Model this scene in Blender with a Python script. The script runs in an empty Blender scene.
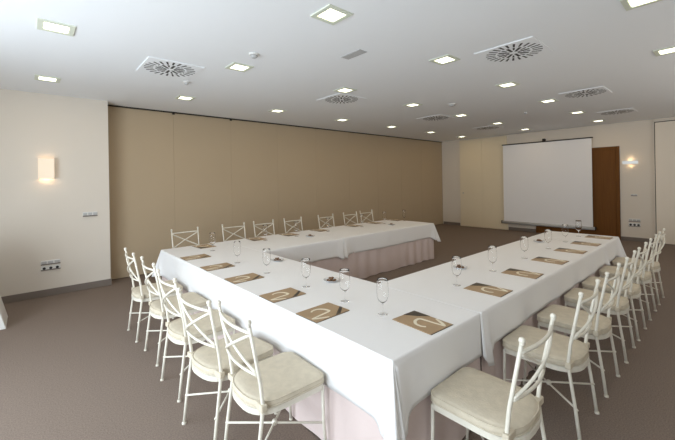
import bpy, bmesh, math, random
from mathutils import Vector, Matrix
random.seed(7)
C = bpy.context.scene.collection
PI = math.pi

# ------------------------------------------------------------------ camera
H = 1.6857
cam_data = bpy.data.cameras.new('camera')
cam = bpy.data.objects.new('camera', cam_data); C.objects.link(cam)
bpy.context.scene.camera = cam
cam_data.sensor_width = 36.0
cam_data.lens = 349.56 / 675 * 36.0
cam_data.shift_y = -(220 - 181.25) / 675
cam_data.clip_start = 0.05
yaw, roll = 0.8478, -0.0170
F = Vector((math.cos(yaw), math.sin(yaw), 0))
R0 = F.cross(Vector((0, 0, 1))).normalized(); U0 = R0.cross(F)
R1 = math.cos(roll) * R0 + math.sin(roll) * U0
U1 = -math.sin(roll) * R0 + math.cos(roll) * U0
M = Matrix((R1, U1, -F)).transposed().to_4x4()
M.translation = Vector((0, 0, H))
cam.matrix_world = M

# ------------------------------------------------------------------ world, daylight, exposure
vs = bpy.context.scene.view_settings
vs.view_transform = 'Standard'; vs.look = 'None'; vs.gamma = 1.0; vs.use_curve_mapping = False
vs.exposure = 0.0
w = bpy.data.worlds.new('world'); bpy.context.scene.world = w; w.use_nodes = True
bg = w.node_tree.nodes['Background']; bg.inputs[0].default_value = (0.75, 0.87, 1.0, 1); bg.inputs[1].default_value = 1.2

def area(name, loc, direction, sx, sy, power, color, spread=PI):
    d = bpy.data.lights.new(name, 'AREA'); d.shape = 'RECTANGLE'; d.size = sx; d.size_y = sy
    d.energy = power; d.color = color; d.spread = spread
    o = bpy.data.objects.new(name, d); C.objects.link(o)
    o.location = loc; o.rotation_euler = Vector(direction).to_track_quat('-Z', 'Z').to_euler()
    return o
WINDOWS = [(-0.2, 2.1), (2.4, 4.5)]          # along y in the window wall
WX = -1.9
DAY = 56.0
for (ya, yb) in WINDOWS:
    area('window_daylight', (WX - 0.16, (ya + yb) / 2, 1.24), (1, 0, 0.08), 2.36, yb - ya, DAY * (yb - ya), (0.82, 0.92, 1.0), PI)
LAMP = 2.2
area('side_fill_light', (7.3, -2.02, 1.95), (0, 1, .9), 5.6, .9, 48, (1.0, 0.90, 0.76), PI)  # fill light added to lift the ceiling and the tables' right-hand faces
LAMP_COL = (1.0, 0.74, 0.42)

# ------------------------------------------------------------------ materials
def mat(name, col, rough=0.6, metal=0.0, spec=0.5, noise=0.0, nscale=20, bump=0.0, bscale=200, coat=0.0, col2=None, sheen=0.0):
    m = bpy.data.materials.new(name); m.use_nodes = True
    nt = m.node_tree; b = nt.nodes['Principled BSDF']
    b.inputs['Base Color'].default_value = (*col, 1); b.inputs['Roughness'].default_value = rough
    b.inputs['Metallic'].default_value = metal; b.inputs['Specular IOR Level'].default_value = spec
    b.inputs['Coat Weight'].default_value = coat; b.inputs['Sheen Weight'].default_value = sheen
    tc = nt.nodes.new('ShaderNodeTexCoord')
    if noise or col2:
        n = nt.nodes.new('ShaderNodeTexNoise'); n.inputs['Scale'].default_value = nscale; n.inputs['Detail'].default_value = 6
        nt.links.new(tc.outputs['Object'], n.inputs['Vector'])
        r = nt.nodes.new('ShaderNodeValToRGB')
        c2 = col2 or tuple(c * (1 - noise) for c in col)
        r.color_ramp.elements[0].color = (*c2, 1); r.color_ramp.elements[1].color = (*col, 1)
        r.color_ramp.elements[0].position = 0.35; r.color_ramp.elements[1].position = 0.65
        nt.links.new(n.outputs['Fac'], r.inputs[0]); nt.links.new(r.outputs[0], b.inputs['Base Color'])
    if bump:
        n2 = nt.nodes.new('ShaderNodeTexNoise'); n2.inputs['Scale'].default_value = bscale; n2.inputs['Detail'].default_value = 4
        nt.links.new(tc.outputs['Object'], n2.inputs['Vector'])
        bp = nt.nodes.new('ShaderNodeBump'); bp.inputs['Strength'].default_value = bump; bp.inputs['Distance'].default_value = 0.01
        nt.links.new(n2.outputs['Fac'], bp.inputs['Height']); nt.links.new(bp.outputs[0], b.inputs['Normal'])
    return m
def emis(name, col, strength):
    m = bpy.data.materials.new(name); m.use_nodes = True; b = m.node_tree.nodes['Principled BSDF']
    b.inputs['Base Color'].default_value = (*col, 1)
    b.inputs['Emission Color'].default_value = (*col, 1); b.inputs['Emission Strength'].default_value = strength
    return m
M_wall = mat('plaster_offwhite', (0.74, 0.68, 0.60), 0.75, bump=0.05, bscale=150)
M_wallfar = mat('plaster_far', (0.76, 0.69, 0.60), 0.75, bump=0.05, bscale=150)
M_tan = mat('partition_fabric', (0.49, 0.385, 0.26), 0.7, bump=0.08, bscale=300)
M_ceil = mat('ceiling_white', (0.90, 0.92, 0.94), 0.85, bump=0.03, bscale=250)
M_carpet = mat('carpet', (0.272, 0.215, 0.178), 0.95, noise=0.30, nscale=110, bump=0.22, bscale=420, spec=0.1)
M_base = mat('baseboard_brown', (0.20, 0.165, 0.14), 0.6)
M_dark = mat('dark_gap', (0.03, 0.025, 0.02), 0.8)
M_cream = mat('cream_laminate', (0.82, 0.71, 0.52), 0.5)
M_creamR = mat('cream_panel', (0.84, 0.75, 0.63), 0.5)
M_cloth = mat('white_tablecloth', (0.82, 0.81, 0.80), 0.8, bump=0.10, bscale=7, sheen=0.1)
M_skirt = mat('blush_skirt', (0.66, 0.55, 0.52), 0.8, bump=0.10, bscale=30)
M_paint = mat('ivory_enamel', (0.77, 0.73, 0.63), 0.35, noise=0.06, nscale=30)
M_cush = mat('cream_cushion', (0.62, 0.55, 0.43), 0.85, noise=0.10, nscale=25, bump=0.25, bscale=90)
M_folder = mat('tan_card', (0.40, 0.275, 0.16), 0.45, noise=0.06, nscale=12)
M_fdark = mat('dark_card', (0.05, 0.04, 0.03), 0.4)
M_emblem = mat('cream_ink', (0.80, 0.72, 0.56), 0.5)
M_plastic = mat('white_plastic', (0.78, 0.77, 0.74), 0.4)
M_greyp = mat('grey_plastic', (0.50, 0.50, 0.50), 0.5)
M_black = mat('black_plastic', (0.02, 0.02, 0.02), 0.5)
M_metal = mat('brushed_metal', (0.55, 0.54, 0.52), 0.35, metal=0.8)
M_screen = mat('projection_fabric', (0.92, 0.92, 0.94), 0.9)
M_lampfr = mat('lamp_trim', (0.70, 0.74, 0.62), 0.35)
M_sweet = mat('brown_sweet', (0.16, 0.08, 0.035), 0.4)
M_table = mat('table_board', (0.45, 0.35, 0.25), 0.6)
M_lampglow = emis('lamp_glow', (1.0, 0.97, 0.74), 3.2)
M_sconce = emis('sconce_glow', (1.0, 0.80, 0.60), 0.42)
M_sconce.node_tree.nodes['Principled BSDF'].inputs['Base Color'].default_value = (0.7, 0.62, 0.5, 1)
M_glow2 = emis('sconce_bulb', (1.0, 0.82, 0.55), 3.0)
# wood with a vertical grain
M_wood = mat('door_wood', (0.36, 0.17, 0.065), 0.6, spec=0.25)
nt = M_wood.node_tree; tc = nt.nodes.new('ShaderNodeTexCoord'); mp = nt.nodes.new('ShaderNodeMapping')
mp.inputs['Scale'].default_value = (30, 30, 1.2); nz = nt.nodes.new('ShaderNodeTexNoise'); nz.inputs['Scale'].default_value = 1.5
rr = nt.nodes.new('ShaderNodeValToRGB'); rr.color_ramp.elements[0].color = (0.12, 0.042, 0.004, 1); rr.color_ramp.elements[1].color = (0.19, 0.075, 0.010, 1)
nt.links.new(tc.outputs['Object'], mp.inputs[0]); nt.links.new(mp.outputs[0], nz.inputs['Vector']); nt.links.new(nz.outputs['Fac'], rr.inputs[0])
nt.links.new(rr.outputs[0], nt.nodes['Principled BSDF'].inputs['Base Color'])
M_glass = bpy.data.materials.new('clear_glass'); M_glass.use_nodes = True
b = M_glass.node_tree.nodes['Principled BSDF']; b.inputs['Transmission Weight'].default_value = 1.0
b.inputs['Roughness'].default_value = 0.02; b.inputs['IOR'].default_value = 1.20; b.inputs['Base Color'].default_value = (1, 1, 1, 1)

# ------------------------------------------------------------------ helpers
def setp(o, label=None, cat=None, group=None, kind=None):
    if label: o['label'] = label
    if cat: o['category'] = cat
    if group: o['group'] = group
    if kind: o['kind'] = kind
    return o
def obj(name, bm, m, parent=None, smooth=False, loc=None):
    bmesh.ops.recalc_face_normals(bm, faces=bm.faces)
    me = bpy.data.meshes.new(name); bm.to_mesh(me); bm.free()
    me.materials.append(m)
    if smooth:
        for p in me.polygons: p.use_smooth = True
    o = bpy.data.objects.new(name, me); C.objects.link(o)
    if parent: o.parent = parent
    if loc: o.location = loc
    return o
def empty(name, loc=(0, 0, 0), rz=0.0, **k):
    o = bpy.data.objects.new(name, None); C.objects.link(o); o.location = loc; o.rotation_euler = (0, 0, rz)
    o.empty_display_size = 0.1
    return setp(o, **k)
def BM(): return bmesh.new()
def box(bm, x0, x1, y0, y1, z0, z1):
    v = [bm.verts.new((x, y, z)) for x in (x0, x1) for y in (y0, y1) for z in (z0, z1)]
    for f in ((0, 1, 3, 2), (4, 6, 7, 5), (0, 4, 5, 1), (2, 3, 7, 6), (0, 2, 6, 4), (1, 5, 7, 3)):
        bm.faces.new([v[i] for i in f])
    return bm
def bevbox(x0, x1, y0, y1, z0, z1, r=0.004, seg=2):
    bm = box(BM(), x0, x1, y0, y1, z0, z1)
    bmesh.ops.bevel(bm, geom=list(bm.edges), offset=r, segments=seg, affect='EDGES', profile=0.5)
    return bm
def tube(bm, pts, r, n=8, closed=False, radii=None):
    pts = [Vector(p) for p in pts]; N = len(pts); rings = []; prev = None
    for i, p in enumerate(pts):
        if closed: t = pts[(i + 1) % N] - pts[i - 1]
        else: t = pts[min(i + 1, N - 1)] - pts[max(i - 1, 0)]
        t.normalize()
        if prev is None: a = t.orthogonal().normalized()
        else: a = (prev - t * prev.dot(t)).normalized()
        prev = a; b2 = t.cross(a); rad = radii[i] if radii else r
        rings.append([bm.verts.new(p + rad * (math.cos(2 * PI * k / n) * a + math.sin(2 * PI * k / n) * b2)) for k in range(n)])
    for i in range(N if closed else N - 1):
        A, B = rings[i], rings[(i + 1) % N]
        for k in range(n): bm.faces.new((A[k], A[(k + 1) % n], B[(k + 1) % n], B[k]))
    if not closed:
        bm.faces.new(rings[0]); bm.faces.new(rings[-1])
    return bm
def lathe(bm, prof, n=24, cx=0, cy=0, closed=False):
    rings = []
    for (r, z) in prof:
        if r < 1e-6: rings.append([bm.verts.new((cx, cy, z))])
        else: rings.append([bm.verts.new((cx + r * math.cos(2 * PI * k / n), cy + r * math.sin(2 * PI * k / n), z)) for k in range(n)])
    idx = list(range(len(rings) - 1))
    pairs = [(rings[i], rings[i + 1]) for i in idx]
    if closed: pairs.append((rings[-1], rings[0]))
    for A, B in pairs:
        for k in range(n):
            k2 = (k + 1) % n
            if len(A) == 1 and len(B) == 1: continue
            if len(A) == 1: bm.faces.new((A[0], B[k], B[k2]))
            elif len(B) == 1: bm.faces.new((A[k], A[k2], B[0]))
            else: bm.faces.new((A[k], A[k2], B[k2], B[k]))
    return bm
def prism(bm, pts, z0, z1):
    a = [bm.verts.new((x, y, z0)) for x, y in pts]; c = [bm.verts.new((x, y, z1)) for x, y in pts]
    n = len(pts); bm.faces.new(a[::-1]); bm.faces.new(c)
    for i in range(n): bm.faces.new((a[i], a[(i + 1) % n], c[(i + 1) % n], c[i]))
    return bm
def dup(root, loc, rz=None, **k):
    r = root.copy(); C.objects.link(r); r.location = loc
    if rz is not None: r.rotation_euler = (0, 0, rz)
    for ch in list(root.children):
        c = ch.copy(); C.objects.link(c); c.parent = r
        for g in list(ch.children):
            d = g.copy(); C.objects.link(d); d.parent = c
    return setp(r, **k)
def struct(name, bm, m, parent=None, **k):
    o = obj(name, bm, m, parent, **k)
    if not parent: o['kind'] = 'structure'
    return o

# ------------------------------------------------------------------ room shell
XF, YB, YL, XJ, ZC, YR = 11.747, 7.305, 6.99, 1.015, 3.106, -1.9
struct('floor', box(BM(), WX - 0.2, XF + 0.2, YR - 0.2, YB + 0.2, -0.1, 0), M_carpet)
struct('ceiling', box(BM(), WX - 0.2, XF + 0.2, YR - 0.2, YB + 0.2, ZC, ZC + 0.1), M_ceil)
wl = struct('wall_left', box(BM(), WX, XJ, YL, YB + 0.15, 0, ZC), M_wall)
wb = struct('wall_back', box(BM(), XJ, XF + 0.2, YB + 0.06, YB + 0.2, 0, ZC), M_dark)
seams = [XJ + 0.002, 2.15, 3.34, 4.52, 5.70, 6.90, 8.12, 9.28, 10.42, 11.60, XF - 0.003]
for a, c in zip(seams[:-1], seams[1:]):
    bm = bevbox(a + 0.0005, c - 0.0005, YB, YB + 0.055, 0.012, ZC - 0.022, 0.002, 1)
    p = obj('partition_panel', bm, M_tan, wb)
obj('ceiling_track', box(BM(), XJ, XF, YB - 0.03, YB + 0.055, ZC - 0.018, ZC - 0.001), M_dark, wb)
for x in (2.15, 3.34): obj('panel_hanger', box(BM(), x - .02, x + .02, YB - 0.035, YB + 0.02, ZC - 0.05, ZC - 0.022), M_dark, wb)
struct('wall_far', box(BM(), XF, XF + 0.2, YR, YB, 0, ZC), M_wallfar)
bm = BM(); box(bm, WX - 0.2, 4.5, YR - 0.2, YR, 0, ZC); box(bm, 10.1, XF + 0.2, YR - 0.2, YR, 0, ZC)
box(bm, 4.5, 10.1, YR - 0.2, YR, 0, 1.4); box(bm, 4.5, 10.1, YR - 0.2, YR, 2.4, ZC)
struct('wall_right', bm, M_wall)
bm = BM()
for k in range(5): box(bm, 4.5 + 1.39 * k, 4.54 + 1.39 * k, YR - .1, YR - .05, 1.4, 2.4)
box(bm, 4.5, 10.1, YR - .1, YR - .05, 1.4, 1.45); box(bm, 4.5, 10.1, YR - .1, YR - .05, 2.35, 2.4)
struct('window_3', bm, M_plastic)  # unseen window added in the right wall as an opening for the fill
# window wall
bm = BM(); y = YR
for (ya, yb) in WINDOWS:
    box(bm, WX - 0.2, WX, y, ya, 0, ZC); box(bm, WX - 0.2, WX, ya, yb, 0, 0.03); box(bm, WX - 0.2, WX, ya, yb, 2.45, ZC); y = yb
box(bm, WX - 0.2, WX, y, YB, 0, ZC)
struct('wall_window', bm, M_wall)
for i, (ya, yb) in enumerate(WINDOWS):
    bm = BM(); xa, xb = WX - 0.12, WX - 0.06
    for (c, d) in ((ya, ya + .05), (yb - .05, yb), ((ya + yb) / 2 - .025, (ya + yb) / 2 + .025)): box(bm, xa, xb, c, d, 0.03, 2.45)
    box(bm, xa, xb, ya, yb, 0.03, 0.09); box(bm, xa, xb, ya, yb, 2.40, 2.45)
    struct('window_%d' % (i + 1), bm, M_plastic)
struct('baseboard_left', bevbox(WX, XJ + 0.012, YL - 0.014, YL, 0, 0.105, 0.003, 1), M_base)
bm = box(BM(), XF - 0.014, XF, 6.60, YB - 0.03, 0, 0.10)
box(bm, XF - 0.014, XF, 4.06, 4.88, 0, 0.10); box(bm, XF - 0.014, XF, 1.325, 1.99, 0, 0.10)
struct('baseboard_far', bm, M_base)

# cream double door, left of the screen, standing proud of the far wall
dr = struct('door_1', box(BM(), XF - 0.03, XF, 4.90, 6.56, 0.0, ZC - .03), M_cream)
obj('door_leaf', bevbox(XF - 0.055, XF - 0.03, 5.731, 6.55, 0.008, ZC - .04, 0.002, 1), M_cream, dr)
obj('door_leaf', bevbox(XF - 0.055, XF - 0.03, 4.91, 5.729, 0.008, ZC - .04, 0.002, 1), M_cream, dr)
bm = BM(); tube(bm, [(XF - 0.055, 6.42, 1.19), (XF - 0.10, 6.42, 1.19)], 0.018, 10); obj('door_knob', bm, M_metal, dr)
# wooden double door
d2 = struct('door_2', box(BM(), XF - 0.03, XF, 1.995, 4.05, 0, 2.49), M_wood)
obj('door_frame', bevbox(XF - 0.05, XF - 0.005, 1.995, 2.065, 0, 2.49, 0.004, 1), M_wood, d2)
obj('door_frame', bevbox(XF - 0.05, XF - 0.005, 3.98, 4.05, 0, 2.49, 0.004, 1), M_wood, d2)
obj('door_frame', bevbox(XF - 0.05, XF - 0.005, 2.065, 3.98, 2.42, 2.49, 0.004, 1), M_wood, d2)
obj('door_leaf', bevbox(XF - 0.042, XF - 0.025, 2.07, 3.02, 0.01, 2.415, 0.003, 1), M_wood, d2)
obj('door_leaf', bevbox(XF - 0.042, XF - 0.025, 3.03, 3.975, 0.01, 2.415, 0.003, 1), M_wood, d2)
# tall cream door at the right
d3 = struct('door_3', box(BM(), XF - 0.02, XF, YR + .3, 1.30, 0.0, 3.03), M_dark)
obj('door_leaf', bevbox(XF - 0.05, XF - 0.02, 0.06, 1.285, 0.012, 3.01, 0.004, 1), M_creamR, d3)
obj('door_leaf', bevbox(XF - 0.05, XF - 0.02, -1.17, 0.05, 0.012, 3.01, 0.004, 1), M_creamR, d3)
struct('trim_1', bevbox(XF - 0.045, XF - 0.001, 1.30, 1.325, 0, ZC - 0.002, 0.003, 1), M_wallfar)

# ------------------------------------------------------------------ tables, skirts, cloths
XA, XB, YA, YI, YC, YD, XE, XR = 1.41, 2.354, 1.19, 2.13, 4.254, 5.416, 6.457, 6.79
TZ = 0.75
def pleats(bm, path, z0, z1, wl, amp, seed):
    """hanging gathered cloth along a polyline of (x, y); normal to the right of travel"""
    rnd = random.Random(seed); cols = []; s = 0; ph = rnd.random() * 6
    for (p, q) in zip(path[:-1], path[1:]):
        p = Vector(p); q = Vector(q); L = (q - p).length; n = max(2, int(L / 0.022)); d = (q - p) / L; nn = Vector((d.y, -d.x))
        for i in range(n + 1):
            u = i / n; end = min(u * L, (1 - u) * L); fade = min(1, end / 0.05)
            s2 = s + u * L
            wv = math.sin(2 * PI * s2 / wl + ph + 1.3 * math.sin(s2 * 2.1 + ph)) * (0.75 + 0.5 * math.sin(s2 * 3.7))
            cols.append((p + d * (u * L), nn, wv * fade, s2))
        s += L
    rows = 8; grid = []
    for (pt, nn, wv, s2) in cols:
        col = []
        for j in range(rows + 1):
            t = j / rows; o = amp * wv * (0.25 + 0.75 * t) + 0.012 * t
            xy = pt + nn * o
            col.append(bm.verts.new((xy.x, xy.y, z1 + (z0 - z1) * t + (0.006 * (1 + math.sin(s2 * 9)) if j == rows else 0))))
        grid.append(col)
    for A, B in zip(grid[:-1], grid[1:]):
        for j in range(rows):
            bm.faces.new((A[j], A[j + 1], B[j + 1], B[j]))
    return bm
def table(x0, x1, y0, y1, label, path, wl, amp, seed):
    t = empty('banquet_table', ((x0 + x1) / 2, (y0 + y1) / 2, 0), label=label, cat='table', group='banquet tables in the open square')
    cx, cy = t.location.x, t.location.y; hx, hy = (x1 - x0) / 2 - 0.006, (y1 - y0) / 2 - 0.006
    obj('tabletop', bevbox(-hx, hx, -hy, hy, TZ - 0.03, TZ - 0.003, 0.004, 1), M_table, t)
    for sx in (-1, 1):
        for sy in (-1, 1):
            bm = BM(); tube(bm, [(sx * (hx - .12), sy * (hy - .12), 0), (sx * (hx - .12), sy * (hy - .12), TZ - 0.03)], 0.016, 10)
            obj('leg', bm, M_black, t)
    for pth in path:
        bm = BM(); pleats(bm, [(a - cx, c - cy) for a, c in pth], 0.004, TZ - 0.012, wl, amp, seed)
        obj('table_skirt', bm, M_skirt, t, smooth=True)
    return t

e = 0.0
YM, BM_X, RM = 3.30, 3.85, 5.98
table(XA, XB, YA, YM, 'long skirted table at the left front, its cloth corner nearest the camera',
      [[(XA, YM), (XA, YA), (XB - .008, YA)], [(XB, YI + .03), (XB, YM)]], 0.30, 0.007, 1)
table(XA, XB, YM, YD, 'long skirted table at the left rear, beside the leftmost back-row chair',
      [[(XB, YM), (XB, YC - .03)], [(XB, YD), (XA, YD), (XA, YM)]], 0.22, 0.008, 2)
table(XB, BM_X, YC, YD, 'back table section nearest the left corner, pleated blush skirt facing the open middle',
      [[(XB + .03, YC), (BM_X, YC)], [(BM_X, YD), (XB + .01, YD)]], 0.15, 0.015, 3)
table(BM_X, XE, YC, YD, 'back table section at the far right end, pleated blush skirt showing down to the carpet',
      [[(BM_X, YC), (XE, YC), (XE, YD), (BM_X, YD)]], 0.26, 0.014, 4)
table(XB, RM, YA, YI, 'long table along the right-hand row of chairs, skirt in shade behind their seats',
      [[(XB + .008, YA), (RM, YA)], [(RM, YI), (XB + .03, YI)]], 0.16, 0.010, 5)
table(RM, XR, YA, YI, 'short table section at the far right end, below the projection screen',
      [[(RM, YA), (XR, YA), (XR, YI), (RM, YI)]], 0.16, 0.010, 6)

def cloth(name, x0, x1, y0, y1, hangs, corners, label, seed, z=TZ, tails=()):
    """hangs: sides 'S','E','N','W' -> list of (start, end, drop) in travel distance fractions along CCW side;
       corners: which of 'SW','SE','NE','NW' get a hanging cone"""
    rnd = random.Random(seed); bm = BM(); ph = rnd.random() * 6
    cnr = {'SW': (x0, y0), 'SE': (x1, y0), 'NE': (x1, y1), 'NW': (x0, y1)}
    prof = [(0, 0), (.004, .0006), (.009, .003), (.013, .008)]
    top = [bm.verts.new((x0, y0, z)), bm.verts.new((x1, y0, z)), bm.verts.new((x1, y1, z)), bm.verts.new((x0, y1, z))]
    # subdivided top
    bm.faces.new(top)
    def strip(samples):
        grid = []
        for (px, py, nx, ny, drop, off) in samples:
            col = [bm.verts.new((px + nx * a, py + ny * a, z - d)) for a, d in prof]
            rows = 10
            for j in range(1, rows + 1):
                t = j / rows; d = .008 + (drop - .008) * t; o = .013 + off * t
                col.append(bm.verts.new((px + nx * o, py + ny * o, z - d)))
            grid.append(col)
        for A, B in zip(grid[:-1], grid[1:]):
            for j in range(len(A) - 1): bm.faces.new((A[j], A[j + 1], B[j + 1], B[j]))
    side = {'S': ('SW', 'SE', (0, -1)), 'E': ('SE', 'NE', (1, 0)), 'N': ('NE', 'NW', (0, 1)), 'W': ('NW', 'SW', (-1, 0))}
    for k, segs in hangs.items():
        a, c, n = side[k]; A = Vector(cnr[a]); B = Vector(cnr[c]); L = (B - A).length; d = (B - A) / L
        for (s0, s1, drop) in segs:
            m = max(4, int((s1 - s0) / 0.03)); smp = []
            for i in range(m + 1):
                s = s0 + (s1 - s0) * i / m; p = A + d * s
                sA, sB = s - s0, s1 - s; ed = min(1, min(sA, sB) / 0.25)
                wv = 0.006 * math.sin(s * 5.1 + ph) + 0.004 * math.sin(s * 13.7 + 2 * ph)
                dr = drop + 0.006 * math.sin(s * 3.3 + ph); off = .006 + wv * ed
                if a in corners: off += .060 * math.exp(-(s / .07) ** 2); dr += (corners[a] - drop) * math.exp(-(s / .09) ** 2)
                if c in corners: off += .060 * math.exp(-((L - s) / .07) ** 2); dr += (corners[c] - drop) * math.exp(-((L - s) / .09) ** 2)
                for (tk, ts, tw, td) in tails:
                    if tk == k:
                        g = math.exp(-((s - ts) / tw) ** 2)
                        dr += td * g; off += 0.035 * g * (1 + .5 * math.sin((s - ts) * 90))
                smp.append((p.x, p.y, n[0], n[1], dr, off))
            strip(smp)
    ang = {'SW': (PI, 1.5 * PI), 'SE': (1.5 * PI, 2 * PI), 'NE': (0, PI / 2), 'NW': (PI / 2, PI)}
    for k, drop in corners.items():
        px, py = cnr[k]; a0, a1 = ang[k]; smp = []
        for i in range(17):
            u = i / 16; a = a0 + (a1 - a0) * u; g = math.sin(PI * u)
            smp.append((px, py, math.cos(a), math.sin(a), drop * (1 + 0.10 * g ** 1.4), .066 + 0.05 * g ** 2 + 0.030 * math.sin(u * PI * 5) * g))
        strip(smp)
    bmesh.ops.remove_doubles(bm, verts=bm.verts, dist=0.0004)
    o = obj(name, bm, M_cloth, None, smooth=False)
    for p in o.data.polygons: p.use_smooth = p.area < 0.2
    so = o.modifiers.new('thick', 'SOLIDIFY'); so.thickness = 0.0018; so.offset = 0
    return setp(o, label, 'tablecloth', 'white tablecloths on the banquet tables')
LL = YD - YA
cloth('tablecloth', XA, XB, YA, YD,
      {'W': [(0, LL, .345)], 'S': [(0, XB - XA, .295)], 'E': [(YI - YA, YC - YA, .30)], 'N': [(0, XB - XA, .30)]},
      {'SW': .365, 'NW': .35}, 'white tablecloth over the left tables, its draped corner nearest the camera', 1, z=TZ)
cloth('tablecloth', XB - .012, RM, YA, YI,
      {'S': [(0.0, RM - XB + .012, .265)], 'N': [(0.02, RM - XB + .012, .29)]}, {},
      'white tablecloth along the right-hand chairs, with a folded tail hanging at its near end', 2, z=TZ + .0035, tails=(('S', 0.07, .065, .125), ('N', 0.05, .06, .05), ('S', 3.60, .05, .03)))
cloth('tablecloth', RM - .01, XR, YA, YI,
      {'S': [(0, XR - RM + .01, .275)], 'E': [(0, YI - YA, .28)], 'N': [(0, XR - RM + .01, .28)]}, {'SE': .36, 'NE': .33},
      'short white tablecloth at the far right table end, below the screen', 3, z=TZ + .007)
cloth('tablecloth', XB - .012, BM_X, YC, YD,
      {'S': [(0.0, BM_X - XB + .012, .29)], 'N': [(0, BM_X - XB, .29)]}, {},
      'white tablecloth on the back table beside the left corner', 4, z=TZ + .0035, tails=(('S', 1.46, .05, .05),))
cloth('tablecloth', BM_X - .01, XE, YC, YD,
      {'S': [(0.0, XE - BM_X + .01, .29)], 'E': [(0, YD - YC, .29)], 'N': [(0, XE - BM_X, .29)]}, {'SE': .36, 'NE': .33},
      'white tablecloth on the far right end of the back table, corner hanging over the carpet', 5, z=TZ + .007, tails=(('S', 0.05, .05, .05),))

# ------------------------------------------------------------------ chairs
def outline(hx0, hx1, hw, rf, rb, n=8):
    """seat plan: squared front (+x) with radius rf, deeply rounded back (-x)"""
    pts = []
    for (cx, cy, a0, r) in ((hx1 - rf, hw - rf, 0, rf),):
        for i in range(n + 1):
            a = a0 + PI / 2 * i / n; pts.append((cx + r * math.cos(a), cy + r * math.sin(a)))
    m = 2 * n                                                   # half super-ellipse back
    bx = hx0 + rb
    for i in range(m + 1):
        a = PI / 2 + PI * i / m; ca, sa = math.cos(a), math.sin(a)
        pts.append((bx + rb * math.copysign(abs(ca) ** 0.75, ca), hw * math.copysign(abs(sa) ** 0.75, sa)))
    for i in range(n + 1):
        a = -PI / 2 + PI / 2 * i / n; pts.append((hx1 - rf + rf * math.cos(a), -(hw - rf) + rf * math.sin(a)))
    return pts
def stack(bm, pts, prof, cx=0.02):
    rings = []
    for (ins, z) in prof:
        ring = []
        for (x, y) in pts:
            dx, dy = x - cx, y; L = math.hypot(dx, dy); k = (L - ins) / L
            ring.append(bm.verts.new((cx + dx * k, dy * k, z)))
        rings.append(ring)
    n = len(pts)
    for A, B in zip(rings[:-1], rings[1:]):
        for i in range(n): bm.faces.new((A[i], A[(i + 1) % n], B[(i + 1) % n], B[i]))
    bm.faces.new(rings[0][::-1])
    c = bm.verts.new((cx, 0, prof[-1][1] + 0.001))
    for i in range(n): bm.faces.new((rings[-1][i], rings[-1][(i + 1) % n], c))
    return bm
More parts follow.
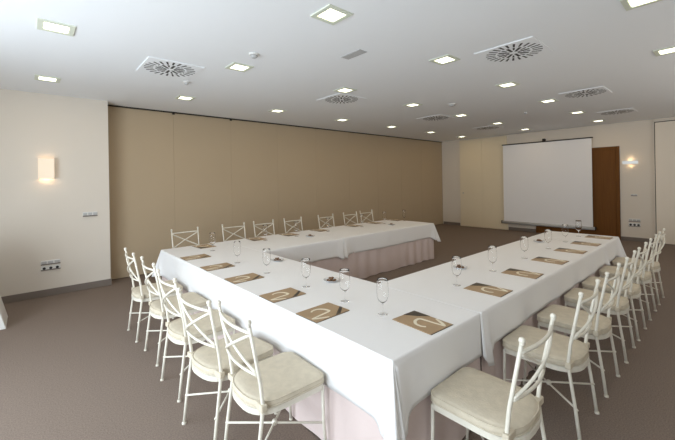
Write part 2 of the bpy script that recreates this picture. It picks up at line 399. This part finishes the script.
def make_chair():
    t = empty('banquet_chair')
    # back posts
    def post_path(s):
        return [(-.236, s * .205, 0), (-.212, s * .203, .2), (-.184, s * .2, .40), (-.175, s * .2, .47), (-.19, s * .202, .60), (-.218, s * .205, .75), (-.252, s * .207, .93)]
    for s in (-1, 1):
        P = post_path(s)
        bm = BM(); tube(bm, P, .010, 10, radii=[.0115, .0105, .0105, .011, .0105, .010, .0095])
        lathe(bm, [(0, -.004), (.016, 0), (.015, .012), (.0115, .012), (0, .013)], 10, P[0][0], P[0][1])
        po = obj('back_post', bm, M_paint, t, smooth=True)
        bm = BM(); r = .0155
        lathe(bm, [(0.0, -.012), (.012, -.010), (.0125, -.004)] + [(r * math.sin(a), .010 - r * math.cos(a)) for a in [PI * k / 8 for k in range(2, 8)]] + [(0, .010 + r)], 12)
        obj('finial', bm, M_paint, po, smooth=True, loc=(-.2545, s * .2072, .937))
    bow = lambda u, z0, z1: None
    def rod(y0, z0, y1, z1, r, b):
        pts = []
        for i in range(15):
            u = i / 14; y = y0 + (y1 - y0) * u; z = z0 + (z1 - z0) * u
            xb = -.175 - (z - .47) * .172                     # plane of the back
            pts.append((xb - b * (1 - (y / .205) ** 2), y, z))
        bm = BM(); tube(bm, pts, r, 8); return bm
    obj('top_rail', rod(-.205, .890, .205, .890, .0095, .028), M_paint, t, smooth=True)
    obj('lower_rail', rod(-.2, .650, .2, .650, .0085, .028), M_paint, t, smooth=True)
    obj('cross_rod', rod(-.2, .660, .205, .880, .0085, .028), M_paint, t, smooth=True)
    obj('cross_rod', rod(-.205, .880, .2, .660, .0085, .043), M_paint, t, smooth=True)
    # seat
    op = outline(-.235, .25, .215, .045, .20)
    obj('seat_frame', stack(BM(), op, [(.012, .405), (.004, .408), (.004, .440), (.012, .443)]), M_paint, t, smooth=False)
    oc = outline(-.225, .255, .218, .06, .19)
    cu = obj('seat_cushion', stack(BM(), oc, [(.018, .4435), (.004, .447), (-.002, .460), (.0, .477), (.008, .487), (.03, .494), (.08, .499), (.14, .501)]), M_cush, t, smooth=True)
    bm = BM(); tube(bm, [(x * .992, y * .992, .484) for x, y in oc], .0042, 6, closed=True)
    tube(bm, [(x * 1.0, y * 1.0, .4505) for x, y in oc], .0042, 6, closed=True)
    obj('piping', bm, M_cush, cu, smooth=True)
    bm = bevbox(-.197, -.163, .150, .226, .448, .486, .004, 1); obj('cushion_tie', bm, M_cush, cu)
    bm = bevbox(-.197, -.163, -.226, -.150, .448, .486, .004, 1); obj('cushion_tie', bm, M_cush, cu)
    for s in (-1, 1):
        bm = BM(); tube(bm, [(.232, s * .197, .425), (.235, s * .2, .2), (.25, s * .205, 0)], .010, 10)
        lathe(bm, [(0, -.0), (.0135, 0), (.0135, .010), (0, .011)], 10, .25, s * .205)
        obj('front_leg', bm, M_paint, t, smooth=True)
    # crossed stretchers with a hub
    for s in (-1, 1):
        bm = BM(); tube(bm, [(-.225, -s * .203, .2 + .004 * s), (.235, s * .2, .2 + .004 * s)], .0065, 8)
        obj('cross_stretcher', bm, M_paint, t, smooth=True)
    bm = BM(); lathe(bm, [(.0, .183), (.014, .186), (.018, .2), (.014, .214), (0, .217)], 10, .005, 0)
    obj('stretcher_hub', bm, M_paint, t, smooth=True)
    return t
ordl = ['nearest the camera', 'second from the camera', 'third from the camera', 'fourth from the camera', 'farthest from the camera']
chair = make_chair()
first = True
def place(x, y, rz, label, group):
    global first
    if first:
        chair.location = (x, y, 0); chair.rotation_euler = (0, 0, rz); setp(chair, label, 'chair', group); first = False
    else: dup(chair, (x, y, 0), rz, label=label, cat='chair', group=group)
for i, (x, y, a) in enumerate([(1.118, 1.90, -1.5), (1.055, 2.40, 7), (1.08, 3.075, 2), (1.105, 3.77, 1), (1.08, 4.455, 0)]):
    place(x, y, math.radians(a), 'ivory cross-back chair in the left row, ' + ordl[i], 'chairs along the left side of the tables')
ordr = ['nearest the camera, cut by the photo bottom', 'second from the camera', 'third from the camera', 'fourth from the camera', 'fifth from the camera', 'sixth from the camera', 'last one at the far end']
for i, (x, a) in enumerate([(1.88, 0), (2.81, 0), (3.50, 0), (4.23, 1), (4.87, 0), (5.63, 0), (6.36, 0)]):
    place(x, 0.90, PI / 2 + math.radians(a), 'ivory cross-back chair in the right row, ' + ordr[i], 'chairs along the right side of the tables')
ordb = ['leftmost', 'second from the left', 'third from the left', 'fourth from the left', 'fifth from the left', 'sixth from the left', 'rightmost']
for i, x in enumerate([1.91, 2.75, 3.36, 4.03, 4.90, 5.64, 6.23]):
    place(x, 5.715 if x < 6 else 5.76, -PI / 2, 'ivory cross-back chair behind the back table, ' + ordb[i], 'chairs behind the back table')

# ------------------------------------------------------------------ folders (reader's frame: u right, v up)
FW, FH = .115, .155
def stroke(bm, pts, wdt, z0, z1):
    P = [Vector(p) for p in pts]; L = []; Rr = []
    for i, p in enumerate(P):
        t = (P[min(i + 1, len(P) - 1)] - P[max(i - 1, 0)]).normalized(); n = Vector((-t.y, t.x))
        ww = wdt * (0.6 + 0.4 * math.sin(PI * min(1, max(0, i / (len(P) - 1)))))
        L.append(p + n * ww / 2); Rr.append(p - n * ww / 2)
    for i in range(len(P) - 1):
        prism(bm, [tuple(L[i]), tuple(L[i + 1]), tuple(Rr[i + 1]), tuple(Rr[i])], z0, z1)
def smoothpts(pts, n=6):
    out = []
    P = [Vector(p) for p in pts]; P = [P[0]] + P + [P[-1]]
    for i in range(1, len(P) - 2):
        for k in range(n):
            u = k / n; a, b_, c, d = P[i - 1], P[i], P[i + 1], P[i + 2]
            out.append(0.5 * ((2 * b_) + (c - a) * u + (2 * a - 5 * b_ + 4 * c - d) * u * u + (3 * b_ - a - 3 * c + d) * u ** 3))
    out.append(P[-2]); return out
def make_folder(full):
    t = empty('card_folder')
    obj('cover', bevbox(-FW, FW, -FH, FH, 0.0, .0045, .001, 1), M_folder, t)
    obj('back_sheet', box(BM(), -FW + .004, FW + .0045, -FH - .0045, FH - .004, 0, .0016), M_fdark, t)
    bm = BM()
    if full: prism(bm, [(.0, FH - .001), (FW - .001, FH - .001), (FW - .001, .02), (.052, .078)], .0048, .0062)
    else: prism(bm, [(.012, FH - .001), (.040, FH - .001), (FW - .001, .065), (FW - .001, .020)], .0048, .0062)
    obj('dark_corner', bm, M_fdark, t)
    bm = BM()
    stroke(bm, smoothpts([(-.046, -.070), (-.062, -.042), (-.058, .000), (-.030, .030), (.005, .040), (.030, .030), (.040, -.045), (.052, -.142)]), .021, .0048, .0058)
    stroke(bm, smoothpts([(.052, -.142), (.075, -.105), (.107, -.035)]), .021, .0048, .0058)
    obj('emblem', bm, M_emblem, t)
    return t
fA = make_folder(False); fB = make_folder(True)
zf = TZ + .0015
FL = [(1.565, 1.955), (1.565, 2.485), (1.57, 3.18), (1.57, 3.83), (1.575, 4.53)]
for i, (x, y) in enumerate(FL):
    l = 'tan folder with dark corner band on the left table, ' + ordl[i].replace('from the camera', 'from the near end').replace('nearest the camera', 'nearest the near corner')
    rz = -PI / 2 + math.radians([2, 0, 1, -1, 0][i])
    if i == 0: fA.location = (x, y, zf); fA.rotation_euler = (0, 0, rz); setp(fA, l, 'folder', 'card folders on the tables')
    else: dup(fA, (x, y, zf), rz, label=l, cat='folder', group='card folders on the tables')
FR = [(1.92, 1.365, TZ + .0015)] + [(x, 1.375, TZ + .005) for x in (2.87, 3.59, 4.36, 5.11, 5.80)] + [(6.52, 1.375, TZ + .0085)]
for i, (x, y, z) in enumerate(FR):
    l = ('tan folder at the near table corner, facing the first right-hand chair' if i == 0 else
         'tan dark-cornered folder on the right table, ' + ['', 'first past the cloth seam', 'second past the cloth seam', 'third past the cloth seam', 'fourth past the cloth seam', 'fifth past the cloth seam', 'last at the far end'][i])
    rz = math.radians([-3, 0, 2, -1, 1, 0, 0][i])
    if i == 0: fB.location = (x, y, z); fB.rotation_euler = (0, 0, rz); setp(fB, l, 'folder', 'card folders on the tables')
    else: dup(fB, (x, y, z), rz, label=l, cat='folder', group='card folders on the tables')
for i, x in enumerate([1.94, 2.80, 3.44, 4.13, 5.02, 5.66, 6.38]):
    z = TZ + (.0015 if x < XB - .1 else .005 if x < BM_X - .1 else .0085)
    dup(fB, (x, 5.215, z), PI + math.radians([4, -2, 0, 3, 0, -2, 0][i]), label='dark-cornered tan folder on the back table, ' + ordb[i] + ' in that row', cat='folder', group='card folders on the tables')

# ------------------------------------------------------------------ glasses
def make_glass():
    t = empty('wine_glass')
    bm = BM(); lathe(bm, [(.0, .0025), (.012, .0035), (.033, .0015), (.0345, .0005), (.0345, 0), (.0, 0)], 28); obj('foot', bm, M_glass, t, smooth=True)
    bm = BM(); lathe(bm, [(0, .003), (.006, .0045), (.0038, .012), (.0035, .06), (.005, .078), (0, .0785)], 14); obj('stem', bm, M_glass, t, smooth=True)
    outer = [(.0045, .0795), (.018, .086), (.032, .102), (.040, .127), (.042, .152), (.041, .19), (.038, .235), (.0368, .248)]
    inner = [(.0360, .248), (.0372, .235), (.0401, .19), (.0411, .153), (.0390, .128), (.031, .104), (.016, .089), (0, .085)]
    bm = BM(); lathe(bm, [(0, .0795)] + outer + inner, 28); obj('bowl', bm, M_glass, t, smooth=True)
    return t
g0 = make_glass(); gfirst = True
G = [((1.84, 1.63), 'tall clear stemmed glass at the near table corner, by the first right-hand folder')]
for (x, y), o_ in zip([(1.83, 2.01), (1.84, 2.53), (1.83, 3.20), (1.82, 3.86), (1.85, 4.56)][:4], ordl): G.append(((x, y), 'tall clear glass beyond a folder on the left table, ' + o_))
G.append(((1.90, 4.80), 'tall clear glass at the rear left table corner, by the leftmost back-row folder'))
for x, o_ in zip([2.81, 3.50, 4.31, 5.10, 5.80, 6.46], ['nearest the seam', 'second past the seam', 'third past the seam', 'fourth past the seam', 'fifth past the seam', 'last before the screen']): G.append(((x, 1.62), 'clear stemmed glass on the right table, ' + o_))
for x, o_ in zip([2.83, 3.43, 4.14, 5.03, 5.72, 6.40], ['leftmost', 'second from the left', 'third from the left', 'fourth from the left', 'fifth from the left', 'rightmost']): G.append(((x, 4.98), 'clear stemmed glass on the back table against the tan partition, ' + o_))
for (x, y), l in G:
    z = TZ + .0012
    if x > XB: z = TZ + .0047
    if (y < 2.5 and x > RM) or (y > 4 and x > BM_X): z = TZ + .0082
    if gfirst: g0.location = (x, y, z); setp(g0, l, 'glass', 'stemmed glasses on the tables'); gfirst = False
    else: dup(g0, (x, y, z), random.random() * 6, label=l, cat='glass', group='stemmed glasses on the tables')

# ------------------------------------------------------------------ sweet dishes
D = [(2.11, 2.50, 'on the left table nearest the camera'), (2.20, 3.60, 'on the left table farther back'),
     (3.36, 1.90, 'on the right table, nearest the seam'), (5.55, 1.88, 'on the right table, toward the screen'),
     (3.56, 4.76, 'on the back table, left one of two'), (5.62, 4.70, 'on the back table, right one of two')]
M_dish = mat('dish_glass', (0.80, 0.81, 0.82), 0.15, coat=0.5)
d0 = s0 = None
for i, (x, y, l) in enumerate(D):
    z = TZ + .0012
    if x > XB: z = TZ + .0047
    if (y > 4 and x > BM_X): z = TZ + .0082
    if d0 is None:
        bm = BM(); lathe(bm, [(0, 0), (.040, 0), (.062, .008), (.075, .016), (.076, .018), (.073, .0175), (.060, .011), (.040, .004), (0, .004)], 32)
        d0 = obj('sweet_dish', bm, M_dish, None, smooth=True, loc=(x, y, z)); o = d0
    else: o = d0.copy(); C.objects.link(o); o.location = (x, y, z)
    setp(o, 'small pale dish of brown sweets ' + l, 'dish', 'dishes of sweets')
    for k in range(9):
        a = k * 2.4; r = .0 if k == 0 else (.031 if k < 6 else .017)
        zz = z + .0042 + (.0 if k < 6 else .0165)
        if s0 is None:
            bm = BM(); lathe(bm, [(0, 0), (.010, .001), (.0155, .007), (.0135, .013), (.007, .0165), (0, .017)], 12)
            s0 = obj('brown_sweet', bm, M_sweet, None, smooth=True); so = s0
        else: so = s0.copy(); C.objects.link(so)
        so.location = (x + r * math.cos(a), y + r * math.sin(a), zz); so.rotation_euler = (0, 0, a)
        setp(so, 'brown sweet in the dish ' + l, 'sweet', 'sweets in the dish ' + l)

# ------------------------------------------------------------------ projection screen
t = empty('projection_screen', (XF - .13, 3.775, 0.2), label='large white pull-down projection screen hanging before the far wall and wooden door', cat='screen')
hw = 1.20
obj('screen_fabric', box(BM(), -.002, .002, -hw, hw, .10, 2.555), M_screen, t)
obj('top_bar', bevbox(-.02, .02, -hw - .03, hw + .03, 2.555, 2.585, .004, 1), M_dark, t)
bm = BM(); tube(bm, [(0, -hw - .05, .065), (0, hw + .05, .065)], .045, 14); obj('bottom_roller_case', bm, M_greyp, t, smooth=True)
for s in (-1, 1): obj('end_cap', bevbox(-.048, .048, s * (hw + .06) - .012, s * (hw + .06) + .012, .017, .113, .006, 1), M_dark, t)
obj('hanging_bracket', bevbox(-.02, .12, -.03, .03, 2.585, 2.66, .004, 1), M_dark, t)
for s in (-1, 1): obj('wall_arm', bevbox(.0, .128, s * 1.0 - .015, s * 1.0 + .015, 2.56, 2.58, .003, 1), M_dark, t)

# ------------------------------------------------------------------ ceiling fittings
XS = [0.20, 1.95, 3.71, 5.45, 7.21, 9.02, 10.82]; YS = [0.46, 2.25, 3.99, 5.97]
def make_down():
    t = empty('ceiling_downlight')
    bm = BM()
    for (a, c, d, f) in ((-.13, .13, -.13, -.09), (-.13, .13, .09, .13), (-.13, -.09, -.09, .09), (.09, .13, -.09, .09)): box(bm, a, c, d, f, -.010, 0)
    obj('frame', bm, M_lampfr, t)
    obj('diffuser', bevbox(-.084, .084, -.084, .084, -.006, -.001, .001, 1), M_lampglow, t)
    return t
dl = make_down(); n = 0
rown = ['in the row nearest the camera', 'in the second row', 'in the third row', 'in the row along the tan partition']
coln = ['leftmost', 'second from the left', 'third from the left', 'fourth from the left', 'fifth from the left', 'sixth from the left', 'farthest right']
for j, y in enumerate(YS):
    for i, x in enumerate(XS):
        if j == 0 and i not in (2, 3): continue
        if j == 1 and i == 0: continue
        l = 'lit square ceiling downlight, ' + coln[i] + ' ' + rown[j]
        if n == 0: dl.location = (x, y, ZC - .0005); setp(dl, l, 'ceiling light', 'square ceiling downlights'); n = 1
        else: dup(dl, (x, y, ZC - .0005), 0, label=l, cat='ceiling light', group='square ceiling downlights')
        area('downlight_beam', (x, y, ZC - .013), (0, 0, -1), .17, .17, LAMP, LAMP_COL, PI)
def make_diffuser():
    t = empty('air_diffuser')
    obj('plate', bevbox(-.31, .31, -.31, .31, -.011, 0, .003, 1), M_ceil, t)
    bm = BM()
    def q(r0, r1, w0, w1, a):
        c, s = math.cos(a), math.sin(a)
        prism(bm, [(r0 * c + w0 * s, r0 * s - w0 * c), (r1 * c + w1 * s, r1 * s - w1 * c), (r1 * c - w1 * s, r1 * s + w1 * c), (r0 * c - w0 * s, r0 * s + w0 * c)], -.0122, -.0112)
    for k in range(8):
        q(.045, .165, .013, .016, 2 * PI * k / 8)
        q(.095, .165, .008, .011, 2 * PI * (k + .5) / 8)
    for k in range(24): q(.188, .285, .009, .012, 2 * PI * (k + .5) / 24)
    obj('slots', bm, M_black, t)
    return t
df = make_diffuser()
DF = [(1.32, 4.57, 'left, nearest the sconce wall'), (4.07, 4.47, 'above the back table centre'), (7.03, 4.52, 'farther along toward the far wall'), (9.6, 4.52, 'faint one left of the screen'), (4.10, 1.62, 'largest, above the right table'), (7.05, 1.64, 'second on the right side'), (9.70, 1.68, 'third on the right, near the far wall')]
for i, (x, y, l) in enumerate(DF):
    l = 'square ceiling air diffuser with radial slots, ' + l
    if i == 0: df.location = (x, y, ZC - .0005); setp(df, l, 'vent', 'ceiling air diffusers')
    else: dup(df, (x, y, ZC - .0005), 0, label=l, cat='vent', group='ceiling air diffusers')
o = obj('ceiling_speaker_plate', bevbox(-.06, .06, -.15, .15, -.008, 0, .003, 1), M_greyp, None, loc=(2.745, 2.80, ZC - .0005)); setp(o, 'small grey rectangular plate on the ceiling, right of the smoke detector', 'ceiling plate')
def detector(x, y, r, label):
    t = empty('smoke_detector', (x, y, ZC - .0005), label=label, cat='smoke detector', group='round detectors on the ceiling')
    bm = BM(); lathe(bm, [(0, 0), (r, 0), (r, -.012), (r * .9, -.016), (0, -.016)], 24); obj('base', bm, M_plastic, t)
    bm = BM(); lathe(bm, [(0, -.0165), (r * .7, -.0165), (r * .62, -.035), (r * .35, -.045), (0, -.045)], 24); obj('sensor_head', bm, M_greyp, t, smooth=True)
detector(1.88, 3.49, .055, 'round white smoke detector above the left table')
detector(6.0, 3.5, .075, 'round white detector among the middle downlights')
detector(1.66, 5.02, .04, 'tiny round detector beside the left air diffuser')
detector(8.05, 2.95, .04, 'tiny dark detector before the projection screen')

# ------------------------------------------------------------------ wall fittings
def make_plate(name, w_, h_, modules, black, parent_loc, rz, label, cat='socket plate'):
    t = empty(name, parent_loc, rz, label=label, cat=cat)
    obj('plate', bevbox(-w_ / 2, w_ / 2, -.012, 0, -h_ / 2, h_ / 2, .003, 1), M_plastic, t)
    for k in range(modules):
        cx = -w_ / 2 + w_ * (k + .5) / modules
        if black:
            bm = BM(); tube(bm, [(cx, -.014, -.004), (cx, -.0125, -.004)], h_ * .30, 14); obj('socket', bm, M_black, t)
        else:
            obj('rocker', bevbox(cx - w_ / modules * .40, cx + w_ / modules * .40, -.017, -.012, -h_ * .30, h_ * .30, .002, 1), M_greyp, t)
    obj('lower_edge', bevbox(-w_ / 2, w_ / 2, -.020, -.0122, -h_ / 2 - .004, -h_ / 2 + .012, .002, 1), M_base, t)
    return t
yw = YL - .0005
make_plate('light_switch', .20, .07, 3, False, (.745, yw, 1.22), 0, 'wide pale switch plate on the left wall, right of the glowing sconce', 'switch')
make_plate('socket_plate', .235, .062, 3, False, (.235, yw, .515), 0, 'upper of two plates low on the left wall, with small switches')
make_plate('socket_plate', .235, .066, 3, True, (.235, yw, .432), 0, 'lower of two plates low on the left wall, with three black sockets')
xw = XF - .0005
make_plate('light_switch', .13, .05, 2, False, (xw, 1.71, 1.20), -PI / 2, 'small pale switch plate on the far right wall, below the sconce', 'switch')
make_plate('socket_plate', .235, .075, 3, False, (xw, 1.71, .545), -PI / 2, 'upper of two socket plates low on the far right wall')
make_plate('socket_plate', .235, .090, 3, True, (xw, 1.71, .43), -PI / 2, 'lower of two socket plates low on the far right wall, black sockets')
bm = BM(); tube(bm, [(xw, 1.74, 1.86), (xw - .02, 1.74, 1.86)], .035, 16); setp(obj('round_wall_button', bm, M_wallfar, None), 'small round wall-coloured button below the right sconce', 'wall button')
# left sconce: square translucent box open top and bottom
t = empty('wall_sconce', (.20, YL - .0005, 1.955), label='glowing square translucent wall sconce on the left wall', cat='wall lamp')
obj('shade', bevbox(-.095, .095, -.10, -.092, -.155, .155, .003, 1), M_sconce, t)
for s in (-1, 1): obj('side_panel', bevbox(s * .091 - .004, s * .091 + .004, -.0915, 0, -.155, .155, .002, 1), M_sconce, t)
obj('back_plate', bevbox(-.04, .04, -.02, 0, -.06, .06, .003, 1), M_metal, t)
bm = BM(); tube(bm, [(0, -.05, -.05), (0, -.05, .05)], .015, 10); obj('bulb', bm, M_glow2, t)
def point(loc, e_, col, r=.02):
    d = bpy.data.lights.new('sconce_light', 'POINT'); d.energy = e_; d.color = col; d.shadow_soft_size = r
    o = bpy.data.objects.new('sconce_light', d); C.objects.link(o); o.location = loc
point((.20, YL - .05, 1.83), .5, (1, .72, .45)); point((.20, YL - .05, 2.08), .12, (1, .72, .45))
t = empty('wall_sconce', (XF - .0005, 1.765, 2.045), -PI / 2, label='low wide metal sconce with warm light above and below, on the far right wall', cat='wall lamp')
obj('front_shade', bevbox(-.16, .16, -.10, -.092, -.045, .045, .003, 1), M_metal, t)
obj('back_plate', bevbox(-.06, .06, -.092, 0, -.015, .015, .003, 1), M_metal, t)
bm = BM(); tube(bm, [(-.05, -.05, .025), (.05, -.05, .025)], .009, 10); obj('bulb', bm, M_glow2, t)
point((XF - .06, 1.765, 2.12), .3, (1, .72, .42)); point((XF - .06, 1.765, 1.97), .25, (1, .72, .42))

# ------------------------------------------------------------------ slant-sided white stand, its lower corner at the photo's left edge
t = empty('display_stand', (-.585, 5.99, 0), label='white slant-sided stand peeking in low at the left edge of the photo', cat='stand')
bm = BM(); a = [(-.36, 0), (.36, 0), (.14, .95), (-.14, .95)]
v0 = [bm.verts.new((x, -.26, z)) for x, z in a]; v1 = [bm.verts.new((x, .26, z)) for x, z in a]
bm.faces.new(v0); bm.faces.new(v1[::-1])
for i in range(4): bm.faces.new((v0[i], v0[(i + 1) % 4], v1[(i + 1) % 4], v1[i]))
bmesh.ops.bevel(bm, geom=list(bm.edges), offset=.008, segments=2, affect='EDGES', profile=.5)
obj('body', bm, M_plastic, t)
obj('top_board', bevbox(-.19, .19, -.29, .29, .95, .975, .006, 2), M_plastic, t)
